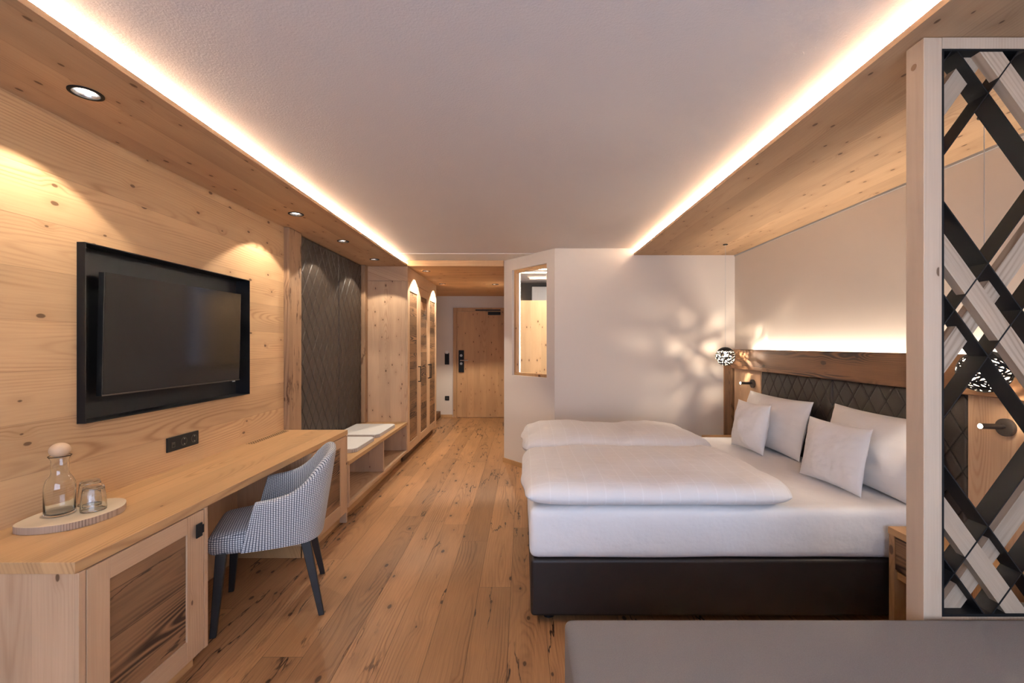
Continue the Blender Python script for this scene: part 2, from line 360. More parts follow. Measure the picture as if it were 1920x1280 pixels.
# angled wall with a glazed opening
A = Vector((.347, 4.80, 0)); Bv = Vector((-.23, 5.48, 0)); dW = (Bv-A); LW = dW.length; dW.normalize(); nW = Vector((dW.y*-1*-1, -dW.x, 0))
if nW.y < 0: nW = -nW
def wbox(mb, s0, s1, n0, n1, z0, z1):
    P = [A+dW*s0+nW*n0, A+dW*s1+nW*n0, A+dW*s1+nW*n1, A+dW*s0+nW*n1]
    return mb.prism([(p.x, p.y) for p in P], z0, z1)
s0, s1, wz0, wz1 = .127, .737, 1.083, 2.352
aw = MB(); wbox(aw, 0, s0, 0, .12, 0, ZC); wbox(aw, s1, LW, 0, .12, 0, ZC); wbox(aw, s0, s1, 0, .12, 0, wz0); wbox(aw, s0, s1, 0, .12, wz1, ZC)
st('wall_angled', aw, M['plaster'])
w1 = thing('window_1', 'interior window with a wooden frame looking into the bathroom, in the angled wall', 'window', tuple(A+dW*(s0+s1)/2+Vector((0, 0, wz0)))); w1['kind'] = 'structure'
fr = MB(); t = .034
wbox(fr, s0, s0+t, .035, .085, wz0, wz1); wbox(fr, s1-t, s1, .035, .085, wz0, wz1)
wbox(fr, s0+t, s1-t, .035, .085, wz0, wz0+t); wbox(fr, s0+t, s1-t, .035, .085, wz1-t, wz1)
fr.build('window_frame', M['spruce_door'], w1)
wbox(MB(), s0+t, s1-t, .056, .062, wz0+t, wz1-t).build('pane', M['pane'], w1)
# wall behind the camera with a wide window
wb = MB(); wb.box(-2.06, -1.5, YB-.12, YB, 0, ZC).box(1.9, XR, YB-.12, YB, 0, ZC).box(-1.5, 1.9, YB-.12, YB, 0, .5).box(-1.5, 1.9, YB-.12, YB, 2.3, ZC)
st('wall_back', wb, M['plaster'])
w2 = thing('window_2', 'wide window behind the viewer', 'window', (.2, YB-.06, .5)); w2['kind'] = 'structure'
f2 = MB()
for x0, x1 in ((-1.5, -1.44), (.17, .23), (1.84, 1.9)): f2.box(x0, x1, YB-.09, YB-.03, .5, 2.3)
f2.box(-1.5, 1.9, YB-.09, YB-.03, .5, .56).box(-1.5, 1.9, YB-.09, YB-.03, 2.24, 2.3)
f2.build('window_frame', M['spruce_door'], w2)
MB().box(-1.44, 1.84, YB-.065, YB-.058, .56, 2.24).build('pane', M['pane'], w2)
# dropped timber ceilings with a cove above
FZ = .022
sl = st('trim_3', MB().box(-2.06, XS_L, YB, 5.48, ZS, ZS+FZ), M['spruce_ceil'])
sr = st('trim_4', MB().box(XS_R, XR, YB, 4.80, ZS, ZS+FZ), M['spruce_ceil'])
en = st('trim_5', MB().box(-2.06, -.13, 5.48, YF, ZS, ZC-.006), M['spruce_entry'])
st('trim_6', MB().box(XR-.006, XR, 1.45, 4.8, ZS-.014, ZS), M['grey_plastic'])
# entry beam, skirting
bm_ = MB(); bm_.box(XS_L+.002, -.235, 5.455, 5.48, ZS-.004, ZC-.006); st('trim_7', bm_, M['spruce_entry'], bevel=.006)
sk = MB(); wbox(sk, .0, LW+.01, -.012, 0, 0, .055); st('baseboard_angled', sk, M['oak_small'])
st('baseboard_far', MB().box(-2.06, -1.40, YF-.012, YF, 0, .055), M['oak_small'])
st('baseboard_alcove', MB().box(.36, 1.86, 4.788, 4.8, 0, .055), M['oak_small'])
st('baseboard_left', MB().box(-2.06, -1.64, 7.36, YF-.013, 0, .125), M['old_beam'])

# bathroom beyond the interior window
st('wall_bathroom', MB().box(-.13, XR, 7.45, 7.55, 0, ZC-.006), M['stone_dark'])
bp = MB().box(-.05, 1.25, 6.2, 6.24, 0, 2.07).build('shower_partition', M['spruce_bath']); tag(bp, 'pale knotty spruce partition seen through the interior window', 'partition')
bc = thing('bathroom_cabinet', 'white upper cabinet on the dark tiled bathroom wall, seen above the spruce partition', 'cabinet', (.6, 7.38, 0))
MB().box(.15, 1.3, 7.25, 7.445, .9, 2.40).build('body', M['white_plastic'], bc, bevel=.004)
MB().box(.155, 1.295, 7.23, 7.249, .905, 2.395).build('door', M['white_plastic'], bc, bevel=.002)
for i, (y, lab) in enumerate(((6.02, 'nearer of two slim light lines on the bathroom ceiling'), (6.30, 'farther of two slim light lines on the bathroom ceiling'))):
    t_ = thing('linear_light', lab, 'light', (.5, y, ZC-.03), group='light lines on the bathroom ceiling')
    MB().box(-.12, 1.3, y-.03, y+.03, ZC-.016, ZC-.006).build('housing', M['white_plastic'], t_)
    MB().box(-.12, 1.3, y-.022, y+.022, ZC-.0225, ZC-.0165).build('diffuser', M['led'], t_)
t_ = thing('light_strip', 'vertical white light strip just inside the interior window frame', 'light', (0, 5.6, 1.1))
q = Vector((-.036, 5.60, 0))
MB().box(q.x-.003, q.x+.003, q.y-.01, q.y+.01, .30, 2.40).build('diffuser', M['led'], t_)
MB().box(q.x-.012, q.x+.008, q.y+.011, q.y+.03, 0, 2.473).build('profile', M['white_plastic'], t_)
area('bathroom_lamp', (.7, 5.7, 2.40), (0, 0, 0), .8, .3, 13, WHITE)

# ------------------------------------------------------------------ coves: light strips on top of the dropped ceilings
def strip(name, lab, x0, x1, y0, y1, z0, z1, lightloc, rot, sx, sy, p):
    t = thing(name, lab, 'light', ((x0+x1)/2, (y0+y1)/2, z0))
    MB().box(x0, x1, y0, y1, z0, z1).build('profile', M['white_plastic'], t)
    a = area('strip_light', lightloc, rot, sx, sy, p, (1, .92, .81))
z = ZS+FZ
strip('cove_light_strip', 'hidden light strip in the cove above the left timber soffit', XS_L-.055, XS_L-.035, -1.1, 5.40, z, z+.004,
      (XS_L-.04, 2.15, z+.009), (pi, radians(-72), 0), .012, 6.5, L_COVE)
strip('cove_light_strip', 'hidden light strip in the cove above the right timber soffit', XS_R+.035, XS_R+.055, -1.1, 4.78, z, z+.004,
      (XS_R+.04, 1.84, z+.009), (pi, radians(72), 0), .012, 5.88, L_COVE*.9)
# back edge of each cove
st('trim_8', MB().box(XS_L-.14, XS_L-.12, YB, 5.45, z, ZC), M['cove']); st('trim_9', MB().box(XS_R+.12, XS_R+.14, YB, 4.8, z, ZC), M['cove'])

# ------------------------------------------------------------------ downlights
DL = [(-1.683, 1.706, 'nearest downlight in the left timber soffit, above the near end of the desk'),
      (-1.683, 3.286, 'downlight in the left timber soffit just before the weathered post'),
      (-1.683, 4.15, 'downlight in the left soffit above the first leather wall panel'),
      (-1.683, 5.03, 'downlight in the left soffit above the far leather wall panel, next to the wardrobe'),
      (-1.27, 5.83, 'downlight in the entry ceiling in front of the first wardrobe door'),
      (-1.28, 7.06, 'downlight in the entry ceiling in front of the last wardrobe door'),
      (-.44, 7.12, 'downlight in the entry ceiling near the entrance door closer')]
cut_holes(sl, [(x, y, .046) for x, y, _ in DL[:4]], ZS-.01, ZS+FZ+.01)
cut_holes(en, [(x, y, .046) for x, y, _ in DL[4:]], ZS-.01, ZS+.035)
for x, y, lab in DL:
    t = thing('downlight', lab, 'downlight', (x, y, ZS), group='recessed downlights')
    MB().lathe([(.045, .0), (.0535, 0), (.0535, -.004), (.042, -.004), (.042, 0), (.045, .0)], x, y, ZS, 40).build('trim_ring', M['black'], t, smooth=False)
    MB().lathe([(.0435, -.001), (.026, .022), (.024, .022), (.0425, -.0015)], x, y, ZS, 40).build('reflector', M['silver'], t, smooth=True)
    MB().tube((x, y, ZS+.0215), (x, y, ZS+.0235), .027, n=32).build('lens', M['lens'], t)
    l = bpy.data.lights.new('downlight_beam', 'SPOT'); l.energy = L_SPOT*(1.0 if y < 5.5 else 2.4); l.spot_size = radians(108); l.spot_blend = .16; l.shadow_soft_size = .012; l.color = WARM2
    o = bpy.data.objects.new('downlight_beam', l); C.objects.link(o); o.location = (x, y, ZS-.006)

# ------------------------------------------------------------------ quilted leather (real relief)
def quilt(name, parent, mat, x, y0, y1, z0, z1, sgn, w, h, depth, ny, nz, yoff=0, zoff=0, edge=.02, thick=.03, groove=.10):
    mb = MB(); vs = []
    for j in range(nz+1):
        for i in range(ny+1):
            y = y0+(y1-y0)*i/ny; zz = z0+(z1-z0)*j/nz
            u = (y-yoff)/w + (zz-zoff)/h; v = (y-yoff)/w - (zz-zoff)/h
            du = abs(u-round(u)); dv = abs(v-round(v)); d = min(du, dv)
            k = min(1, d/groove); k = 1-(1-k)**2
            e = min(y-y0, y1-y, zz-z0, z1-zz)/edge; e = min(1, max(0, e)); e = sqrt(1-(1-e)**2)
            vs.append((x+sgn*(depth*k*e + thick*e), y, zz))
    fs = [(j*(ny+1)+i, j*(ny+1)+i+1, (j+1)*(ny+1)+i+1, (j+1)*(ny+1)+i) for j in range(nz) for i in range(ny)]
    mb.add(vs, fs)
    o = mb.build(name, mat, parent, smooth=True)
    bm = bmesh.new(); bm.from_mesh(o.data)
    be = [e for e in bm.edges if e.is_boundary]
    r = bmesh.ops.extrude_edge_only(bm, edges=be)
    for v in [q for q in r['geom'] if isinstance(q, bmesh.types.BMVert)]: v.co.x -= sgn*.012
    bmesh.ops.holes_fill(bm, edges=[e for e in bm.edges if e.is_boundary])
    bmesh.ops.recalc_face_normals(bm, faces=bm.faces); bm.to_mesh(o.data); bm.free()
    return o
for i, (y0, y1, lab) in enumerate(((3.862, 4.71, 'dark brown diamond-quilted leather wall panel next to the wide weathered post'),
                                   (4.712, 5.375, 'dark brown diamond-quilted leather wall panel nearest the wardrobe'))):
    t = thing('quilted_wall_panel', lab, 'wall panel', (-2.0, (y0+y1)/2, .5), group='leather wall panels above the bench')
    MB().box(-2.059, -1.99, y0, y1, .50, ZS).build('backing', M['black'], t)
    quilt('leather_cover', t, M['leather_wall'], -1.985, y0, y1, .50, ZS-.002, 1, .131, .207, .011, 150, 420, yoff=3.99, zoff=.55, thick=.018, groove=.07)
st('trim_10', MB().box(-2.059, -1.926, 3.652, 3.858, 0, ZS), M['old_post'], bevel=.006)
st('trim_11', MB().box(-2.059, -1.915, 5.38, 5.476, .5, ZS), M['old_post'], bevel=.006)

# ------------------------------------------------------------------ television in its niche
n = thing('wall_niche', 'black box niche framing the television, set into the spruce wall', 'niche', (-2.0, 2.55, NZ0))
nb = MB(); th = .006; e = .0015
nb.box(-2.055, -2.03, NY0+e, NY1-e, NZ0+e, NZ1-e)
nb.box(-2.03, -1.934, NY0+e, NY0+th, NZ0+e, NZ1-e).box(-2.03, -1.934, NY1-th, NY1-e, NZ0+e, NZ1-e)
nb.box(-2.03, -1.934, NY0+th, NY1-th, NZ0+e, NZ0+th).box(-2.03, -1.934, NY0+th, NY1-th, NZ1-th, NZ1-e)
nb.build('frame', M['black_box'], n)
tv = thing('television', 'flat screen television tilted inside the black wall niche', 'television', (-1.95, 2.5, 1.5))
TL = Vector((-1.938, 2.05, 1.786)); BL = Vector((-1.951, 2.05, 1.211)); TR = Vector((-1.893, 2.977, 1.788)); BR = Vector((-1.906, 2.977, 1.213))
nrm = (TR-TL).cross(TL-BL).normalized()
if nrm.x < 0: nrm = -nrm
def slab(mb, P, n0, n1):
    vs = [p+nrm*n0 for p in P]+[p+nrm*n1 for p in P]
    return mb.add(vs, [(0,3,2,1),(4,5,6,7),(0,1,5,4),(1,2,6,5),(2,3,7,6),(3,0,4,7)])
slab(MB(), [BL, BR, TR, TL], -.026, 0).build('housing', M['black'], tv)
ins = lambda a, b, k: a+(b-a)*k
c = (TL+BR)/2; P = [c+(p-c)*.988 for p in (BL, BR, TR, TL)]; P = [p+Vector((0, 0, .004)) for p in P]
slab(MB(), P, .0003, .0015).build('screen', M['screen'], tv)
lowl = [BL, BR, BR+Vector((0, 0, .006)), BL+Vector((0, 0, .006))]
slab(MB(), lowl, .0004, .003).build('lower_bezel', M['bronze'], tv)
q0 = ins(BL, BR, .935); q1 = ins(BL, BR, .955)
slab(MB(), [q0+Vector((0,0,-.007)), q1+Vector((0,0,-.007)), q1, q0], -.006, .001).build('logo_mark', M['grey_plastic'], tv)  # plain grey logo mark at the lower edge, not a lamp
MB().box(-2.03, -1.975, 2.4, 2.65, 1.38, 1.60).build('mount', M['black'], tv)

# ------------------------------------------------------------------ sockets above the desk
s = thing('wall_socket', 'black triple socket plate on the spruce wall below the television', 'socket', (XL, 2.56, .89))
MB().box(XL, XL+.009, 2.444, 2.68, .852, .932).build('plate', M['black'], s, bevel=.002)
for k, y in enumerate((2.4835, 2.562, 2.6405)):
    if k == 0:
        o = MB().box(XL+.0092, XL+.0115, y-.012, y+.012, .873, .902).build('data_outlet', M['bronze'], s)
        MB().box(XL+.0117, XL+.0124, y-.007, y+.007, .877, .89).build('port', M['black'], o)
    else:
        o = MB().tube((XL+.0092, y, .892), (XL+.0112, y, .892), .024, n=28).build('socket_face', M['bronze'], s)
        MB().tube((XL+.0113, y, .892), (XL+.0116, y, .892), .019, n=28).build('socket_well', M['black_box'], o)
        for dz in (-.015, .015): MB().box(XL+.0116, XL+.014, y-.002, y+.002, .892+dz-.003, .892+dz+.003).build('earth_contact', M['steel'], o)

# ------------------------------------------------------------------ desk worktop and cabinets
DX = -1.44; DZ = .75
wt = thing('desk', 'long oak desk worktop running along the spruce wall', 'desk', (-1.7, 2.5, DZ-.04))
MB().box(XL, DX, 1.423, 3.645, DZ-.038, DZ).build('worktop', M['oak_top'], wt, bevel=.0015)
vb = MB(); y = 3.12; r = 0
while y < 3.60:
    for k in range(3):
        x = -1.952+k*.018+(.009 if r % 2 else 0)
        vb.box(x, x+.012, y, y+.0045, DZ+.0001, DZ+.0007)
    y += .0125; r += 1
vb.build('vent_slots', M['black_box'], wt)
bk = MB().box(XL+.001, -1.93, 2.03, 2.995, 0.0, DZ-.038).build('back_board', M['spruce_vy'], wt)
def framed_door(parent, x, y0, y1, z0, z1, st0, st1, rt, rb, panel_mat):
    """door in the plane x (facing +x): recessed panel carrying stiles and rails"""
    t = .02
    dd = MB().box(x-.017, x-.007, y0+st0+.0005, y1-st1-.0005, z0+rb+.0005, z1-rt-.0005).build('door', panel_mat, parent); dd['label'] = 'reclaimed dark wood door panel in a pale frame'
    for a_, b_ in ((y0, y0+st0), (y1-st1, y1)): MB().box(x-t, x, a_, b_, z0, z1).build('stile', M['spruce_vy'], dd, bevel=.0012)
    for a_, b_ in ((z0, z0+rb), (z1-rt, z1)): MB().box(x-t, x, y0+st0+.0003, y1-st1-.0003, a_, b_).build('rail', M['spruce_h'], dd, bevel=.0012)
    return dd
CX = -1.436
c1 = thing('desk_cabinet', 'desk cabinet at the near end with a spruce end panel and black pull', 'cabinet', (-1.7, 1.73, 0))
MB().box(-1.955, CX, 1.432, 1.455, 0, DZ-.0385).box(-1.955, CX, 1.998, 2.02, .08, DZ-.0385).box(-1.955, CX-.022, 1.455, 1.998, .08, .10).box(-1.955, -1.94, 1.455, 1.998, .10, DZ-.0385).build('body', M['spruce_v'], c1, bevel=.001)  # end panel is the body's spruce; its cool tone comes from window daylight
MB().box(-1.50, -1.49, 1.455, 2.0, 0, .079).build('plinth', M['oak_small'], c1)
d = framed_door(c1, CX, 1.459, 1.994, .083, .708, .082, .098, .072, .092, M['old'])
MB().box(CX, CX+.012, 1.945, 1.957, .622, .638).box(CX+.012, CX+.018, 1.928, 1.962, .605, .665).box(CX+.012, CX+.018, 1.962, 1.972, .617, .652).build('handle', M['black'], d, bevel=.001)
c2 = thing('desk_cabinet', 'desk cabinet at the far end of the desk, behind the armchair back', 'cabinet', (-1.7, 3.3, 0))
MB().box(-1.955, CX, 3.0, 3.02, .085, DZ-.0385).box(-1.955, CX, 3.605, 3.627, 0, DZ-.0385).box(-1.955, CX-.022, 3.02, 3.605, .085, .105).box(-1.955, -1.94, 3.02, 3.605, .105, DZ-.0385).build('body', M['spruce_v'], c2, bevel=.001)
MB().box(-1.50, -1.49, 3.01, 3.605, 0, .084).build('plinth', M['oak_small'], c2)
MB().box(-1.95, -1.51, 3.01, 3.022, 0, .084).build('plinth', M['oak_small'], c2)
framed_door(c2, CX, 3.024, 3.60, .088, .708, .082, .108, .072, .092, M['old'])

# ------------------------------------------------------------------ bench
BX = -1.426
b = thing('bench', 'low spruce bench with open compartments between desk and wardrobe', 'bench', (-1.7, 4.5, 0))
MB().box(-1.963, BX, 3.63, 5.475, .462, .495).build('seat_board', M['oak_top'], b, bevel=.0015)
MB().box(-1.955, BX, 3.63, 5.475, .117, .15).build('bottom_board', M['spruce_h'], b, bevel=.001)
for y0, y1 in ((3.63, 3.65), (4.53, 4.555), (5.445, 5.475)):
    MB().box(-1.955, BX, y0, y1, .1505, .4615).build('divider', M['spruce_v'], b, bevel=.001)
MB().box(-1.96, -1.945, 3.65, 5.445, .1505, .4615).build('back_board', M['spruce_h'], b)
MB().box(-1.52, -1.505, 3.63, 5.475, 0, .1165).build('plinth', M['oak_small'], b)
for i, (y0, y1, lab) in enumerate(((3.90, 4.42, 'light grey felt seat pad on the bench, the one next to the desk'), (4.52, 5.14, 'light grey felt seat pad on the bench, the one toward the wardrobe'))):
    t = thing('seat_pad', lab, 'seat pad', (-1.72, (y0+y1)/2, .495), group='seat pads on the bench')
    x1 = -1.475
    MB().prism([(-1.93, y0), (x1-.035, y0), (x1, y0+.05), (x1, y1-.03), (x1-.03, y1), (-1.93, y1)], .496, .522).build('core', M['pad_side'], t, bevel=.002)
    MB().prism([(-1.93, y0), (x1-.035, y0), (x1, y0+.05), (x1, y1-.03), (x1-.03, y1), (-1.93, y1)], .5223, .533).build('cover', M['pad'], t, bevel=.003)

# ------------------------------------------------------------------ wardrobe
WX = -1.424
w = thing('wardrobe', 'built-in spruce wardrobe with three reclaimed-wood door panels', 'wardrobe', (-1.7, 6.4, 0))
MB().box(-2.055, WX-.021, 5.482, 5.505, .11, 2.24).box(-2.055, WX-.021, 7.28, 7.30, .11, 2.24).box(-2.055, -2.04, 5.505, 7.28, .11, 2.24).box(-2.04, WX-.022, 5.505, 7.28, .11, .13).build('body', M['spruce_v'], w)
MB().box(-2.055, WX, 5.481, 5.50, 2.243, ZS-.001).box(WX-.02, WX, 5.50, 7.30, 2.243, ZS-.001).build('header', M['spruce_h'], w)
MB().box(-1.50, -1.485, 5.49, 7.30, 0, .109).build('plinth', M['old_beam'], w)
for k, (y0, y1, hy) in enumerate(((5.482, 6.088, 6.035), (6.091, 6.69, 6.645), (6.693, 7.30, 6.738))):
    d = framed_door(w, WX, y0, y1, .112, 2.238, .1, .1, .112, .105, M['old_fine'])
    MB().box(WX, WX+.028, hy-.005, hy+.005, .945, .957).box(WX, WX+.028, hy-.005, hy+.005, 1.145, 1.157).box(WX+.028, WX+.038, hy-.006, hy+.006, .945, 1.157).build('handle', M['black'], d, bevel=.001)

# ------------------------------------------------------------------ entrance door
dr = thing('door_1', 'knotty spruce entrance door with electronic lock at the end of the corridor', 'door', (-.85, YF-.03, 0)); dr['kind'] = 'structure'
MB().box(-1.386, -1.312, YF-.035, YF-.001, 0, 2.186).box(-1.312, -.235, YF-.035, YF-.001, 2.112, 2.186).build('door_frame', M['spruce_door'], dr, bevel=.002)
MB().box(-1.309, -.36, YF-.025, YF-.002, .006, 2.109).build('door_leaf', M['spruce_door'], dr, bevel=.002)
dh = MB().box(-1.275, -1.168, YF-.052, YF-.0255, .90, 1.34).build('lock_plate', M['black'], dr, bevel=.006)
MB().tube((-1.222, YF-.052, 1.14), (-1.222, YF-.10, 1.14), .013).tube((-1.235, YF-.10, 1.14), (-1.08, YF-.10, 1.14), .011).build('lever', M['steel'], dh)
for z_ in (1.235, 1.075): MB().tube((-1.222, YF-.0545, z_), (-1.222, YF-.0525, z_), .026, n=24).build('round_button', M['grey_plastic'], dh)
MB().box(-.94, -.44, YF-.05, YF-.036, 2.125, 2.15).build('closer_rail', M['black'], dr)
MB().box(-.69, -.44, YF-.075, YF-.0255, 2.04, 2.1).build('closer_body', M['black'], dr, bevel=.004)
cs = thing('card_switch', 'black card holder with a white card on the wall left of the entrance door', 'card switch', (-1.51, YF, 1.1))
MB().box(-1.555, -1.468, YF-.022, YF, 1.055, 1.285).build('housing', M['black'], cs, bevel=.004)
MB().box(-1.54, -1.483, YF-.026, YF-.023, 1.27, 1.33).build('card', M['white_plastic'], cs)
so = thing('light_switch', 'small black outlet low on the wall left of the entrance door', 'outlet', (-1.51, YF, .38))
MB().box(-1.552, -1.468, YF-.012, YF, .34, .425).build('plate', M['black'], so, bevel=.003)
MB().tube((-1.51, YF-.0125, .3825), (-1.51, YF-.0145, .3825), .024, n=24).build('socket_well', M['bronze'], so)

# ------------------------------------------------------------------ bed
B0, B1, BXL, BXR = 2.30, 4.10, .042, 2.12
bed = thing('double_bed', 'double box bed with dark leather base and white fitted sheet', 'bed', (1.1, 3.2, 0))
MB().box(BXL, BXR, B0, B1, .035, .335).build('base', M['leather_bed'], bed, bevel=.02, seg=4)
for x, y in ((.14, 2.38), (2.0, 2.38), (.14, 4.0), (2.0, 4.0)): MB().tube((x, y, 0), (x, y, .0345), .03).build('foot', M['black'], bed)
def soft_box(name, mat, parent, x0, x1, y0, y1, z0, z1, r, amp, nx=90, ny=80, nz=12, seed=0, sag=0):
    """subdivided box with rounded edges and gentle cloth relief"""
    bm = bmesh.new()
    vs = {}
    def V(i, j, k):
        key = (i, j, k)
        if key not in vs: vs[key] = bm.verts.new((x0+(x1-x0)*i/nx, y0+(y1-y0)*j/ny, z0+(z1-z0)*k/nz))
        return vs[key]
    for i in range(nx):
        for j in range(ny):
            bm.faces.new((V(i,j,0), V(i,j+1,0), V(i+1,j+1,0), V(i+1,j,0))); bm.faces.new((V(i,j,nz), V(i+1,j,nz), V(i+1,j+1,nz), V(i,j+1,nz)))
    for i in range(nx):
        for k in range(nz):
            bm.faces.new((V(i,0,k), V(i+1,0,k), V(i+1,0,k+1), V(i,0,k+1))); bm.faces.new((V(i,ny,k), V(i,ny,k+1), V(i+1,ny,k+1), V(i+1,ny,k)))
    for j in range(ny):
        for k in range(nz):
            bm.faces.new((V(0,j,k), V(0,j,k+1), V(0,j+1,k+1), V(0,j+1,k))); bm.faces.new((V(nx,j,k), V(nx,j+1,k), V(nx,j+1,k+1), V(nx,j,k+1)))
    for v in bm.verts:
        c = Vector((min(max(v.co.x, x0+r), x1-r), min(max(v.co.y, y0+r), y1-r), min(max(v.co.z, z0+r), z1-r)))
        d = v.co-c
        if d.length > 1e-6: v.co = c+d.normalized()*r if d.length > r*.999 else v.co
        n_ = noise.noise(Vector((v.co.x*2.2, v.co.y*2.2, v.co.z*3+seed)))*amp + noise.noise(Vector((v.co.x*7, v.co.y*5, v.co.z*4+seed+9)))*amp*.35
        if d.length > 1e-6: v.co += d.normalized()*n_
    bmesh.ops.recalc_face_normals(bm, faces=bm.faces)
    me = bpy.data.meshes.new(name); off = rootloc(parent); bmesh.ops.translate(bm, vec=-off, verts=bm.verts); bm.to_mesh(me); bm.free()
    for p in me.polygons: p.use_smooth = True
    me.materials.append(mat); o = bpy.data.objects.new(name, me); C.objects.link(o); o.parent = parent; return o
soft_box('mattress', M['linen'], bed, BXL-.008, BXR+.03, B0-.008, B1+.008, .337, .60, .04, .004)

def duvet(name, label, x0, x1, y0, y1, zb, T, seed, group):
    nx, ny = 110, 80; mb = MB(); top = []; bot = []
    for j in range(ny+1):
        for i in range(nx+1):
            u = -1+2*i/nx; v = -1+2*j/ny
            # finer spacing towards the rim
            u = math.copysign(1-(1-abs(u))**1.6, u); v = math.copysign(1-(1-abs(v))**1.6, v)
            f = max(0, (1-abs(u)**9))**.5*max(0, (1-abs(v)**7))**.5
            wx = noise.noise(Vector((v*2.1, seed, 1)))*.022*abs(u)**4; wy = noise.noise(Vector((u*2.0, seed, 5)))*.02*abs(v)**4
            x = (x0+x1)/2+u*(x1-x0)/2+wx; y = (y0+y1)/2+v*(y1-y0)/2+wy
            cc = 1-.05*abs(u*v)**6
            x = (x0+x1)/2+(x-(x0+x1)/2)*cc; y = (y0+y1)/2+(y-(y0+y1)/2)*cc
            n1 = noise.noise(Vector((x*2.6, y*2.2, seed*3.1))); n2 = noise.noise(Vector((x*6+3, y*3.2, seed*1.7))); n3 = noise.noise(Vector((x*14, y*9, seed)))
            rim = abs(v)**6+abs(u)**6
            zt = zb+T*.42+T*.58*f*(1+.14*n1+.12*n2+.04*n3) + .014*f*n1 - .01*rim*f*noise.noise(Vector((x*16, y*6, seed)))
            zo = zb+T*.42-T*.42*min(1, f*1.15)+.001
            if x < BXL: zt -= (BXL-x)*.25
            top.append((x, y, zt)); bot.append((x, y, min(zo, zt)))
    N_ = nx+1
    fs = [(j*N_+i, j*N_+i+1, (j+1)*N_+i+1, (j+1)*N_+i) for j in range(ny) for i in range(nx)]
    mb.add(top, fs); mb.add(bot, [f[::-1] for f in fs])
    o = mb.build(name, M['duvet'], None, smooth=True); weld(o, 1e-4)
    for p in o.data.polygons: p.use_smooth = True
    tag(o, label, 'duvet', group); return o
duvet('duvet', 'white checked duvet folded on the near side of the bed', -.005, 1.43, 2.262, 3.27, .603, .135, 2, 'duvets on the bed')
duvet('duvet', 'white checked duvet folded on the far side of the bed, by the alcove wall', -.005, 1.44, 3.275, 4.135, .603, .16, 6, 'duvets on the bed')

def pillow(label, cx, cy, z0, w, h, t, lean, yaw, seed, group, roll=0):
    """cushion standing on its lower edge, face towards -x, width along y"""
    nx, ny = 44, 36; mb = MB(); A_ = []; B_ = []
    for j in range(ny+1):
        for i in range(nx+1):
            u = -1+2*i/nx; v = -1+2*j/ny
            px = u*(1-.055*(1-v*v)); pv = v*(1-.07*(1-u*u))
            f = max(0, (1-abs(u)**2.6))**.62*max(0, (1-abs(v)**2.6))**.62
            n1 = noise.noise(Vector((u*1.7+seed, v*1.7, seed))); n2 = noise.noise(Vector((u*4+seed, v*3.2, seed+4)))
            cr = noise.noise(Vector((u*9, v*9, seed+8)))
            hh = t/2*f*(1+.22*n1+.10*n2)+.003*cr*min(1, f*3)
            yy = px*w/2; zz = (pv+1)*h/2
            A_.append((-hh-.0006, yy, zz)); B_.append((hh*.9+.0006, yy, zz))
    N_ = nx+1; fs = [(j*N_+i, j*N_+i+1, (j+1)*N_+i+1, (j+1)*N_+i) for j in range(ny) for i in range(nx)]
    mb.add(A_, [f[::-1] for f in fs]); mb.add(B_, fs)
    k = len(A_); rim = [i for i in range(nx)]
    ring = [i for i in range(nx+1)]+[(j+1)*N_-1 for j in range(1, ny+1)]+[ny*N_+i for i in range(nx-1, -1, -1)]+[j*N_ for j in range(ny-1, 0, -1)]
    for a, b_ in zip(ring, ring[1:]+ring[:1]): mb.f.append((a, b_, k+b_, k+a)); mb.m.append(0)
    o = mb.build('pillow', M['linen'], None, smooth=True, local=True)
    o.location = (cx, cy, z0); o.rotation_euler = (roll, lean, yaw)
    tag(o, label, 'pillow', group); return o
PG = 'white pillows against the headboard'
pillow('large white pillow leaning on the far half of the quilted headboard', 1.985, 3.62, .602, .84, .445, .20, radians(14), radians(2), 1.3, PG)
pillow('large white pillow on the near half of the headboard, partly behind the pale post', 2.03, 2.655, .602, .76, .46, .185, radians(14), radians(0), 5.1, PG)
pillow('small white pillow in front of the far large pillow, nearest the alcove wall', 1.80, 3.565, .603, .40, .39, .15, radians(10), radians(8), 8.8, PG)
pillow('small white pillow in front of the near large pillow, centre of the bed', 1.845, 2.68, .603, .47, .385, .125, radians(11), radians(6), 3.7, PG)

# ------------------------------------------------------------------ headboard
hb = thing('headboard', 'wall headboard of quilted dark leather under a reclaimed timber beam', 'headboard', (2.2, 3.2, 0))
MB().box(2.235, XR-.001, 1.50, 4.60, .0, 1.205).build('backing', M['black'], hb)
quilt('leather_panel', hb, M['leather'], 2.234, 3.15, 4.085, .30, 1.21, -1, .133, .195, .010, 140, 140, yoff=3.148, zoff=1.207, edge=.012, thick=.024, groove=.07)
quilt('leather_panel', hb, M['leather'], 2.234, 2.19, 3.147, .30, 1.21, -1, .133, .195, .010, 140, 140, yoff=3.148, zoff=1.207, edge=.012, thick=.024, groove=.07)
MB().box(2.2, 2.234, 4.09, 4.60, 0, 1.207).build('side_panel', M['spruce_vy'], hb)
MB().box(2.2, 2.234, 1.50, 2.186, 0, 1.207).build('side_panel', M['spruce_vy'], hb)
MB().box(2.14, 2.245, 1.48, 4.56, 1.2075, 1.402).build('beam', M['old_beam'], hb, bevel=.008, seg=3)
MB().box(2.175, XR-.001, 4.62, 4.799, 0, 1.385).build('post', M['old_post_dark'], hb, bevel=.006)
MB().box(2.255, 2.275, 1.5, 4.58, 1.34, 1.346).build('light_profile', M['white_plastic'], hb)
area('headboard_strip', (2.272, 2.95, 1.352), (pi, 0, 0), .02, 2.9, L_HEAD, WARM2)
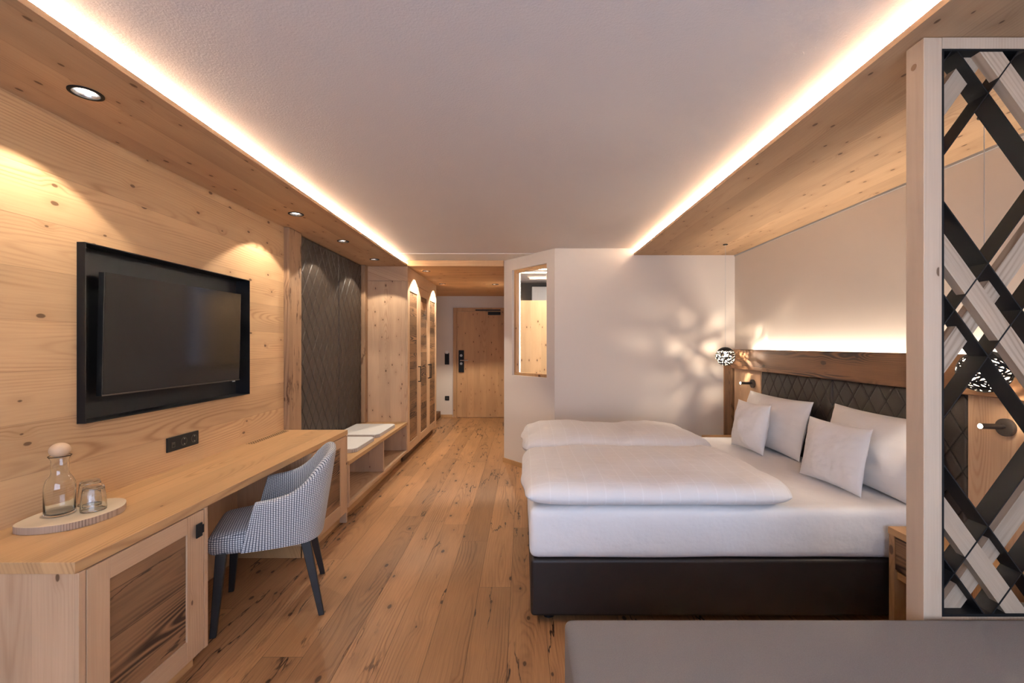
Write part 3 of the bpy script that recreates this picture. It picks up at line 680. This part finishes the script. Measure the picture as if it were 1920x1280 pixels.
MB().box(2.246, XR-.001, 1.5, 4.6, 1.206, 1.339).build('light_ledge', M['cove'], hb)

# ------------------------------------------------------------------ reading lamps
def reading_lamp(lab, y, z):
    t = thing('reading_lamp', lab, 'lamp', (2.199, y, z), group='reading lamps on the headboard')
    MB().tube((2.199, y, z), (2.181, y, z), .040, n=32).build('wall_rose', M['bronze'], t, bevel=.002)
    MB().tube((2.181, y, z+.005), (2.16, y, z+.005), .009, n=16).tube((2.165, y, z+.004), (2.075, y, z+.006), .0125, n=20).build('arm', M['bronze'], t, smooth=False)
    MB().tube((2.0745, y, z+.006), (2.073, y, z+.006), .0105, n=20).build('lens', M['bulb'], t)
    l = bpy.data.lights.new('reading_beam', 'SPOT'); l.energy = L_READ; l.spot_size = radians(120); l.spot_blend = .6; l.shadow_soft_size = .01; l.color = WARM2
    o = bpy.data.objects.new('reading_beam', l); C.objects.link(o); o.location = (2.068, y, z+.004); o.rotation_euler = (0, radians(65), 0)
reading_lamp('bronze reading lamp beside the far edge of the quilted leather, above the far pillows', 4.217, 1.079)
reading_lamp('bronze reading lamp on spruce panel seen through the diamond lattice', 2.007, 1.075)

# ------------------------------------------------------------------ pendant lamps
def pendant(lab, x, y, z, R=.09):
    t = thing('pendant_lamp', lab, 'lamp', (x, y, z), group='pierced ball pendants by the bed')
    bm = bmesh.new(); nl, nk = 17, 15; rings = []
    for k in range(nk+1):
        th = .04+(pi-.08)*k/nk; row = []
        for i in range(nl):
            ph = 2*pi*(i+.5*(k % 2))/nl + .35*sin(k*1.1) + .10*sin(i*2.3+k)
            tt = th+.035*sin(i*3.7+k*1.9)*(1 if 2 < k < nk-1 else 0)
            row.append(bm.verts.new((R*sin(tt)*cos(ph), R*sin(tt)*sin(ph), R*cos(tt))))
        rings.append(row)
    holes = []
    for k in range(nk):
        for i in range(nl):
            j = (i+1) % nl
            if k < 4 or k == nk-1: bm.faces.new((rings[k][i], rings[k][j], rings[k+1][j], rings[k+1][i]))
    # diamond cells between rows k, k+1, k+2
    for k in range(4, nk-1):
        for i in range(nl):
            j = (i+1) % nl
            if k % 2 == 0: f = bm.faces.new((rings[k][i], rings[k+1][i], rings[k][j])) ; g = bm.faces.new((rings[k][j], rings[k+1][i], rings[k+1][j]))
            else: f = bm.faces.new((rings[k][i], rings[k+1][j], rings[k][j])); g = bm.faces.new((rings[k][i], rings[k+1][i], rings[k+1][j]))
            holes += [f, g]
    # merge pairs across horizontal edges into slanted lozenges
    dis = [e for e in bm.edges if len(e.link_faces) == 2 and all(f in holes for f in e.link_faces) and abs(e.verts[0].co.z-e.verts[1].co.z) < R*.06 and (int(round((math.acos(max(-1, min(1, (e.verts[0].co.z/R))))-.04)/((pi-.08)/nk))) % 2 == 1)]
    bmesh.ops.dissolve_edges(bm, edges=dis)
    cells = [f for f in bm.faces if f.calc_center_median().z < R*.66 and f.calc_center_median().z > -R*.93]
    r = bmesh.ops.inset_individual(bm, faces=cells, thickness=.0042, use_even_offset=True)
    bmesh.ops.delete(bm, geom=cells, context='FACES')
    bmesh.ops.recalc_face_normals(bm, faces=bm.faces)
    for f in bm.faces:
        if f.normal.dot(f.calc_center_median()) < 0: f.normal_flip()
    me = bpy.data.meshes.new('shade'); bm.to_mesh(me); bm.free(); me.materials.append(M['black']); me.materials.append(M['inner'])
    o = bpy.data.objects.new('shade', me); C.objects.link(o); o.parent = t
    sm = o.modifiers.new('s', 'SOLIDIFY'); sm.thickness = .0016; sm.material_offset = 1; sm.offset = -1
    MB().tube((x, y, z+.088), (x, y, ZS-.006), .0016, n=8).build('cord', M['grey_plastic'], t)
    MB().tube((x, y, ZS-.006), (x, y, ZS-.0002), .022, n=24).build('ceiling_rose', M['black'], t)
    MB().tube((x, y, z+.045), (x, y, z+.089), .014, n=16).build('lamp_holder', M['bronze'], t)
    b_ = MB().lathe([(.0005, -.018), (.012, -.014), (.018, 0), (.014, .012), (.009, .02)], x, y, z+.024, 20).build('bulb', M['bulb'], t, smooth=True)
    l = bpy.data.lights.new('pendant_light', 'POINT'); l.energy = L_PEND; l.shadow_soft_size = .012; l.color = WARM
    p = bpy.data.objects.new('pendant_light', l); C.objects.link(p); p.location = (x, y, z-.006)
pendant('pierced dark metal ball pendant hanging above the far nightstand', 1.96, 4.28, 1.337)
pendant('pierced dark metal ball pendant hanging behind the diamond lattice', 1.96, 1.88, 1.337)

# ------------------------------------------------------------------ nightstands
def nightstand(lab, y0, y1, top):
    x0, x1 = 1.86, 2.198
    t = thing('nightstand', lab, 'nightstand', ((x0+x1)/2, (y0+y1)/2, 0), group='nightstands beside the bed')
    MB().box(x0, x1, y0, y1, top-.035, top).build('top', M['oak_small'], t, bevel=.0015)
    for a_, b_ in ((y0+.002, y0+.034), (y1-.034, y1-.002)): MB().box(x0+.004, x1, a_, b_, 0, top-.0355).build('side_panel', M['oak_v'], t, bevel=.001)
    d = MB().box(x0+.008, x1-.01, y0+.036, y1-.036, top-.20, top-.042).build('drawer', M['old'], t, bevel=.001)
    MB().box(x0+.02, x1-.01, y0+.0345, y1-.0345, top-.25, top-.215).build('shelf', M['oak_small'], t)
    MB().box(x1-.015, x1-.002, y0+.0345, y1-.0345, .03, top-.26).build('back_board', M['spruce_h'], t)
nightstand('oak nightstand beyond the far side of the bed, in the alcove corner', 4.16, 4.60, .513)
nightstand('oak nightstand on the near side of the bed, partly behind the pale post', 1.80, 2.255, .526)

# ------------------------------------------------------------------ lattice screen
ls = thing('lattice_screen', 'room divider of crossed black metal blades and wooden bars beside the bed', 'room divider', (1.8, 1.43, 0))
LY0, LY1 = 1.395, 1.46
po = MB().box(1.264, 1.322, LY0, LY1, 0, 2.418).build('post', M['post_pale'], ls, bevel=.002)
MB().lathe([(.001, 0), (.010, 0), (.010, .0012), (.012, .0012), (.012, 0)], 0, 0, 0, 20).v
pl = MB().tube((1.2638, 1.43, 2.345), (1.2628, 1.43, 2.345), .010, n=20).build('dowel_plug', M['old_post'], po)
MB().box(1.3225, XR-.002, LY0, LY1, 2.383, 2.418).build('top_rail', M['post_pale'], ls, bevel=.001)
MB().box(1.3225, XR-.002, LY0, LY1, .555, .592).build('bottom_rail', M['post_pale'], ls, bevel=.001)
fx0, fx1, fz0, fz1 = 1.323, XR-.004, .593, 2.382
MB().box(fx0, fx0+.006, LY0+.001, LY1-.001, fz0, fz1).box(fx1-.006, fx1, LY0+.001, LY1-.001, fz0, fz1).box(fx0+.006, fx1-.006, LY0+.001, LY1-.001, fz0, fz0+.008).box(fx0+.006, fx1-.006, LY0+.001, LY1-.001, fz1-.006, fz1).build('metal_frame', M['black'], ls)
gx0, gx1, gz0, gz1 = fx0+.006, fx1-.006, fz0+.008, fz1-.006
X0, SL = 1.4705, 1.385
PER = 2.244-1.413
base = [2.244, 1.707]
zs = sorted([b_+k*PER for b_ in base for k in range(-5, 6)])
def clip(poly):
    """Sutherland-Hodgman against the inner frame rectangle"""
    def cl(P, ins_, cross):
        out = []
        for i in range(len(P)):
            a, b_ = P[i], P[(i+1) % len(P)]
            if ins_(a): out.append(a)
            if ins_(a) != ins_(b_): out.append(cross(a, b_))
        return out
    def cx(v): return lambda a, b_: (v, a[1]+(b_[1]-a[1])*(v-a[0])/(b_[0]-a[0]))
    def cz(v): return lambda a, b_: (a[0]+(b_[0]-a[0])*(v-a[1])/(b_[1]-a[1]), v)
    for f, g in ((lambda p: p[0] >= gx0, cx(gx0)), (lambda p: p[0] <= gx1, cx(gx1)), (lambda p: p[1] >= gz0, cz(gz0)), (lambda p: p[1] <= gz1, cz(gz1))):
        if poly: poly = cl(poly, f, g)
    return poly
def ext(poly, y0, y1):
    n_ = len(poly); mb = MB()
    vs = [(p[0], y0, p[1]) for p in poly]+[(p[0], y1, p[1]) for p in poly]
    mb.add(vs, [tuple(range(n_)), tuple(range(2*n_-1, n_-1, -1))]+[(i, n_+i, n_+(i+1) % n_, (i+1) % n_) for i in range(n_)])
    return mb
def band(zc, sg, half, y0, y1, name, mat, bev=0, L=6):
    # line z = zc - sg*SL*(x-X0), band of given half thickness (perpendicular)
    n_ = sqrt(1+SL*SL); dx = half*SL/n_*sg; dz = half/n_
    pts = [(X0-L, zc+sg*SL*L), (X0+L, zc-sg*SL*L)]
    poly = clip([(pts[0][0]-dx, pts[0][1]-dz), (pts[1][0]-dx, pts[1][1]-dz), (pts[1][0]+dx, pts[1][1]+dz), (pts[0][0]+dx, pts[0][1]+dz)])
    if poly and len(poly) > 2:
        o = ext(poly, y0, y1).build(name, mat, ls); weld(o)
        ang = math.atan2(SL*sg, 1)                       # local x runs along the bar
        Rm = Matrix.Rotation(ang, 4, 'Y'); o.data.transform(Rm.inverted()); o.rotation_euler = (0, ang, 0); return o
for sg in (1, -1):
    for zc in zs: band(zc, sg, .0018, LY0+.003, LY1, 'metal_blade', M['black'])
    mids = [(zs[i]+zs[i+1])/2 for i in range(len(zs)-1) if zs[i+1]-zs[i] < .4]
    for zm in mids:
        if sg == 1: band(zm, sg, .029, LY0+.005, LY0+.033, 'wooden_bar', M['lattice_wood'])
        else: band(zm, sg, .029, LY0+.0335, LY0+.0615, 'wooden_bar', M['lattice_wood'])

# ------------------------------------------------------------------ sofa in front of the divider
so = thing('sofa', 'grey felt sofa in the foreground below the lattice divider', 'sofa', (1.2, .9, 0))
def rb(x0, x1, y0, y1, z0, z1, name, r=.03): return MB().box(x0, x1, y0, y1, z0, z1).build(name, M['sofa'], so, bevel=r, seg=5)
rb(.13, 2.28, 1.02, 1.385, .06, .598, 'backrest', .022)
rb(.13, 2.28, .30, 1.018, .06, .30, 'base', .02); rb(.14, 2.27, .30, 1.016, .302, .43, 'seat_cushion', .035)
for x, y in ((.2, .36), (2.2, .36), (.2, 1.3), (2.2, 1.3)): MB().tube((x, y, 0), (x, y, .0595), .022).build('leg', M['black'], so)

# ------------------------------------------------------------------ armchair
cr = thing('armchair', 'small armchair in grey checked fabric with black legs at the desk', 'chair', (-1.41, 2.495, 0), atan2(-.40, -.916))
def leg(tx, ty, bx, by):
    a, b_ = .024, .014
    vs = [(bx-b_, by-b_, 0), (bx+b_, by-b_, 0), (bx+b_, by+b_, 0), (bx-b_, by+b_, 0), (tx-a, ty-a, .40), (tx+a, ty-a, .40), (tx+a, ty+a, .40), (tx-a, ty+a, .40)]
    MB().add(vs, [(0,3,2,1),(4,5,6,7),(0,1,5,4),(1,2,6,5),(2,3,7,6),(3,0,4,7)]).build('leg', M['blackwood'], cr, local=True, bevel=.003)
for sy in (1, -1):
    leg(.205, sy*.19, .235, sy*.225); leg(-.175, sy*.185, -.255, sy*.232)
def set_uv(o, fn):
    me = o.data; uv = me.uv_layers.new(name='uv')
    for p in me.polygons:
        for li in p.loop_indices:
            uv.data[li].uv = fn(me.vertices[me.loops[li].vertex_index].co, p.normal)
def seat():
    bm = bmesh.new(); nx, ny, nz = 20, 20, 6
    x0, x1, y0, y1, z0, z1 = -.20, .275, -.232, .232, .385, .50
    mb = MB(); vs = {}
    o = soft_box('seat', M['tweed'], None, x0, x1, y0, y1, z0, z1, .045, 0.0, 24, 24, 8)
    for v in o.data.vertices:
        u = (v.co.x-.04)/.24; w_ = v.co.y/.23
        if v.co.z > .46: v.co.z += .018*max(0, 1-u*u)*max(0, 1-w_*w_) - .012*max(0, u)
        k = 1-.10*max(0, (v.co.x-.05)/.22)**2
        v.co.y *= k
    o.parent = cr
    set_uv(o, lambda c, n_: (c.x, c.y) if abs(n_.z) > .6 else ((c.y, c.z) if abs(n_.x) > abs(n_.y) else (c.x, c.z)))
seat()
def interp(P, t):
    n_ = len(P)-1; f = t*n_; i = min(int(f), n_-1); f -= i
    g = lambda k: P[max(0, min(n_, k))]
    p0, p1, p2, p3 = g(i-1), g(i), g(i+1), g(i+2)
    return [0.5*(2*b_+(c_-a_)*f+(2*a_-5*b_+4*c_-d_)*f*f+(3*b_-a_-3*c_+d_)*f**3) for a_, b_, c_, d_ in zip(p0, p1, p2, p3)]
HALF = [(.115, .240, .650, 0), (.04, .246, .655, .05), (-.04, .248, .662, .1), (-.115, .243, .685, .2), (-.165, .233, .735, .5), (-.20, .208, .80, .8), (-.225, .165, .842, 1), (-.243, .09, .856, 1), (-.247, 0, .858, 1)]
FULL = HALF+[(x, -y, h, b_) for x, y, h, b_ in HALF[-2::-1]]
def shell():
    ns, nt, na = 72, 16, 6; base_ = [interp(FULL, i/ns) for i in range(ns+1)]; rows = []; th = .021
    for i in range(ns+1):
        x, y, h, bk = base_[i]
        a_ = base_[max(0, i-1)]; b_ = base_[min(ns, i+1)]
        tx, ty = b_[0]-a_[0], b_[1]-a_[1]; l_ = sqrt(tx*tx+ty*ty); nx_, ny_ = ty/l_, -tx/l_
        if nx_*x+ny_*y < 0: nx_, ny_ = -nx_, -ny_
        endf = max(0, 1-min(i, ns-i)/8.0)
        def P(z, off):
            t_ = (z-.40)/(h-.40); q_ = (z-.42)/.44
            xx = x-.066*q_*bk-.065*t_*endf**1.5; yy = y*(1+.07*q_*(1-.5*bk))-y*.07*(1-t_)**2
            return (xx+nx_*off, yy+ny_*off, z)
        zt = h-th; row = [P(.40+(zt-.40)*k/nt, th) for k in range(nt+1)]
        row += [P(zt+th*sin(pi*k/na), th*cos(pi*k/na)) for k in range(1, na)]
        row += [P(.40+(zt-.40)*k/nt, -th) for k in range(nt, -1, -1)]
        rows.append(row)
    m_ = len(rows[0]); vs = [p for r_ in rows for p in r_]
    fs = [(i*m_+k, (i+1)*m_+k, (i+1)*m_+k+1, i*m_+k+1) for i in range(ns) for k in range(m_-1)]
    fs += [(i*m_, i*m_+m_-1, (i+1)*m_+m_-1, (i+1)*m_) for i in range(ns)]
    fs += [tuple(range(m_)), tuple(range(ns*m_+m_-1, ns*m_-1, -1))]
    o = MB().add(vs, fs).build('back_shell', M['tweed'], cr, smooth=True, local=True)
    uv = o.data.uv_layers.new(name='uv'); arc = [0]; vl = [0]
    for i in range(ns): arc.append(arc[-1]+(Vector(rows[i+1][8])-Vector(rows[i][8])).length)
    for k in range(m_-1): vl.append(vl[-1]+(Vector(rows[ns//2][k+1])-Vector(rows[ns//2][k])).length)
    for p in o.data.polygons:
        cap = len(p.vertices) > 4
        for li in p.loop_indices:
            vi = o.data.loops[li].vertex_index; i, k = divmod(vi, m_); c_ = o.data.vertices[vi].co
            if cap: uv.data[li].uv = (c_.y, c_.z)
            elif k <= nt: uv.data[li].uv = (arc[i], c_.z)
            elif k < nt+na: uv.data[li].uv = (arc[i], rows[i][nt][2]+(k-nt)*th*pi/na)
            else: uv.data[li].uv = (arc[i], 2*(rows[i][nt][2])+th*pi-c_.z)
    bm = bmesh.new(); bm.from_mesh(o.data); bmesh.ops.recalc_face_normals(bm, faces=bm.faces); bm.to_mesh(o.data); bm.free()
    b_ = o.modifiers.new('b', 'BEVEL'); b_.width = .010; b_.segments = 4; b_.limit_method = 'ANGLE'; b_.angle_limit = radians(60)
    return o
shell()

# ------------------------------------------------------------------ tree slice, carafe, tumblers
pts = []
ctr = [(-1.850,1.626),(-1.79,1.628),(-1.721,1.657),(-1.685,1.70),(-1.665,1.76),(-1.665,1.83),(-1.69,1.886),(-1.74,1.935),(-1.80,1.942),(-1.87,1.90),(-1.92,1.83),(-1.93,1.76),(-1.915,1.68),(-1.89,1.64)]
loop = ctr+[ctr[0]]
nC = len(ctr)
for i in range(nC*6):
    f = i/6; k = int(f); f -= k
    p0, p1, p2, p3 = ctr[(k-1) % nC], ctr[k % nC], ctr[(k+1) % nC], ctr[(k+2) % nC]
    pts.append(tuple(.5*(2*b_+(c_-a_)*f+(2*a_-5*b_+4*c_-d_)*f*f+(3*b_-a_-3*c_+d_)*f**3) for a_, b_, c_, d_ in zip(p0, p1, p2, p3)))
ts = MB().prism(pts, DZ+.0005, DZ+.028, 0, 1).build('wood_slice_tray', [M['slice'], M['bark']], None, bevel=.0015)
tag(ts, 'oval tree slice serving board on the near end of the desk', 'tray')
zb = DZ+.029
cf = thing('carafe', 'clear glass carafe with a round wooden ball stopper on the tree slice', 'carafe', (-1.835, 1.755, zb))
prof = [(.0005, .0), (.040, .0), (.045, .004), (.0465, .012), (.0465, .108), (.0445, .125), (.038, .142), (.029, .157), (.0265, .17), (.0265, .215), (.033, .228), (.0355, .2315),
        (.034, .2325), (.031, .229), (.0245, .214), (.0245, .17), (.0265, .157), (.0355, .142), (.042, .125), (.044, .108), (.044, .016), (.040, .010), (.0005, .008)]
MB().lathe(prof, -1.835, 1.755, zb, 48).build('glass_body', M['glass'], cf, smooth=True)
MB().lathe([(.0005, -.029)]+[(.0325*sin(pi*k/14), -.029*cos(pi*k/14)) for k in range(1, 14)]+[(.0005, .029)], -1.835, 1.755, zb+.2535, 32).build('ball_stopper', M['ball'], cf, smooth=True)
def tumbler(lab, x, y):
    P = [(.0005, .100), (.028, .100), (.0315, .097), (.034, .088), (.0385, .05), (.041, .008), (.0405, .0005), (.039, .0005), (.0385, .008), (.036, .05), (.0315, .084), (.027, .088), (.0005, .088)]
    n_ = 48; mb = MB(); vs = []
    for r, h in P:
        for i in range(n_):
            t_ = 2*pi*i/n_; k = 1-.05*max(0, sin(t_*9+h*60))*(1 if .01 < h < .09 else 0)
            vs.append((x+r*k*cos(t_), y+r*k*sin(t_), zb+h))
    fs = [(k*n_+i, k*n_+(i+1) % n_, (k+1)*n_+(i+1) % n_, (k+1)*n_+i) for k in range(len(P)-1) for i in range(n_)]
    o = mb.add(vs, fs).build('tumbler', M['glass'], None, smooth=True); weld(o, 1e-6)
    for p in o.data.polygons: p.use_smooth = True
    tag(o, lab, 'glass', 'upturned tumblers on the tree slice')
tumbler('dimpled glass tumbler standing upside down, the nearer one right of the carafe', -1.745, 1.80)
tumbler('dimpled glass tumbler standing upside down, the one behind, closer to the wall', -1.825, 1.868)
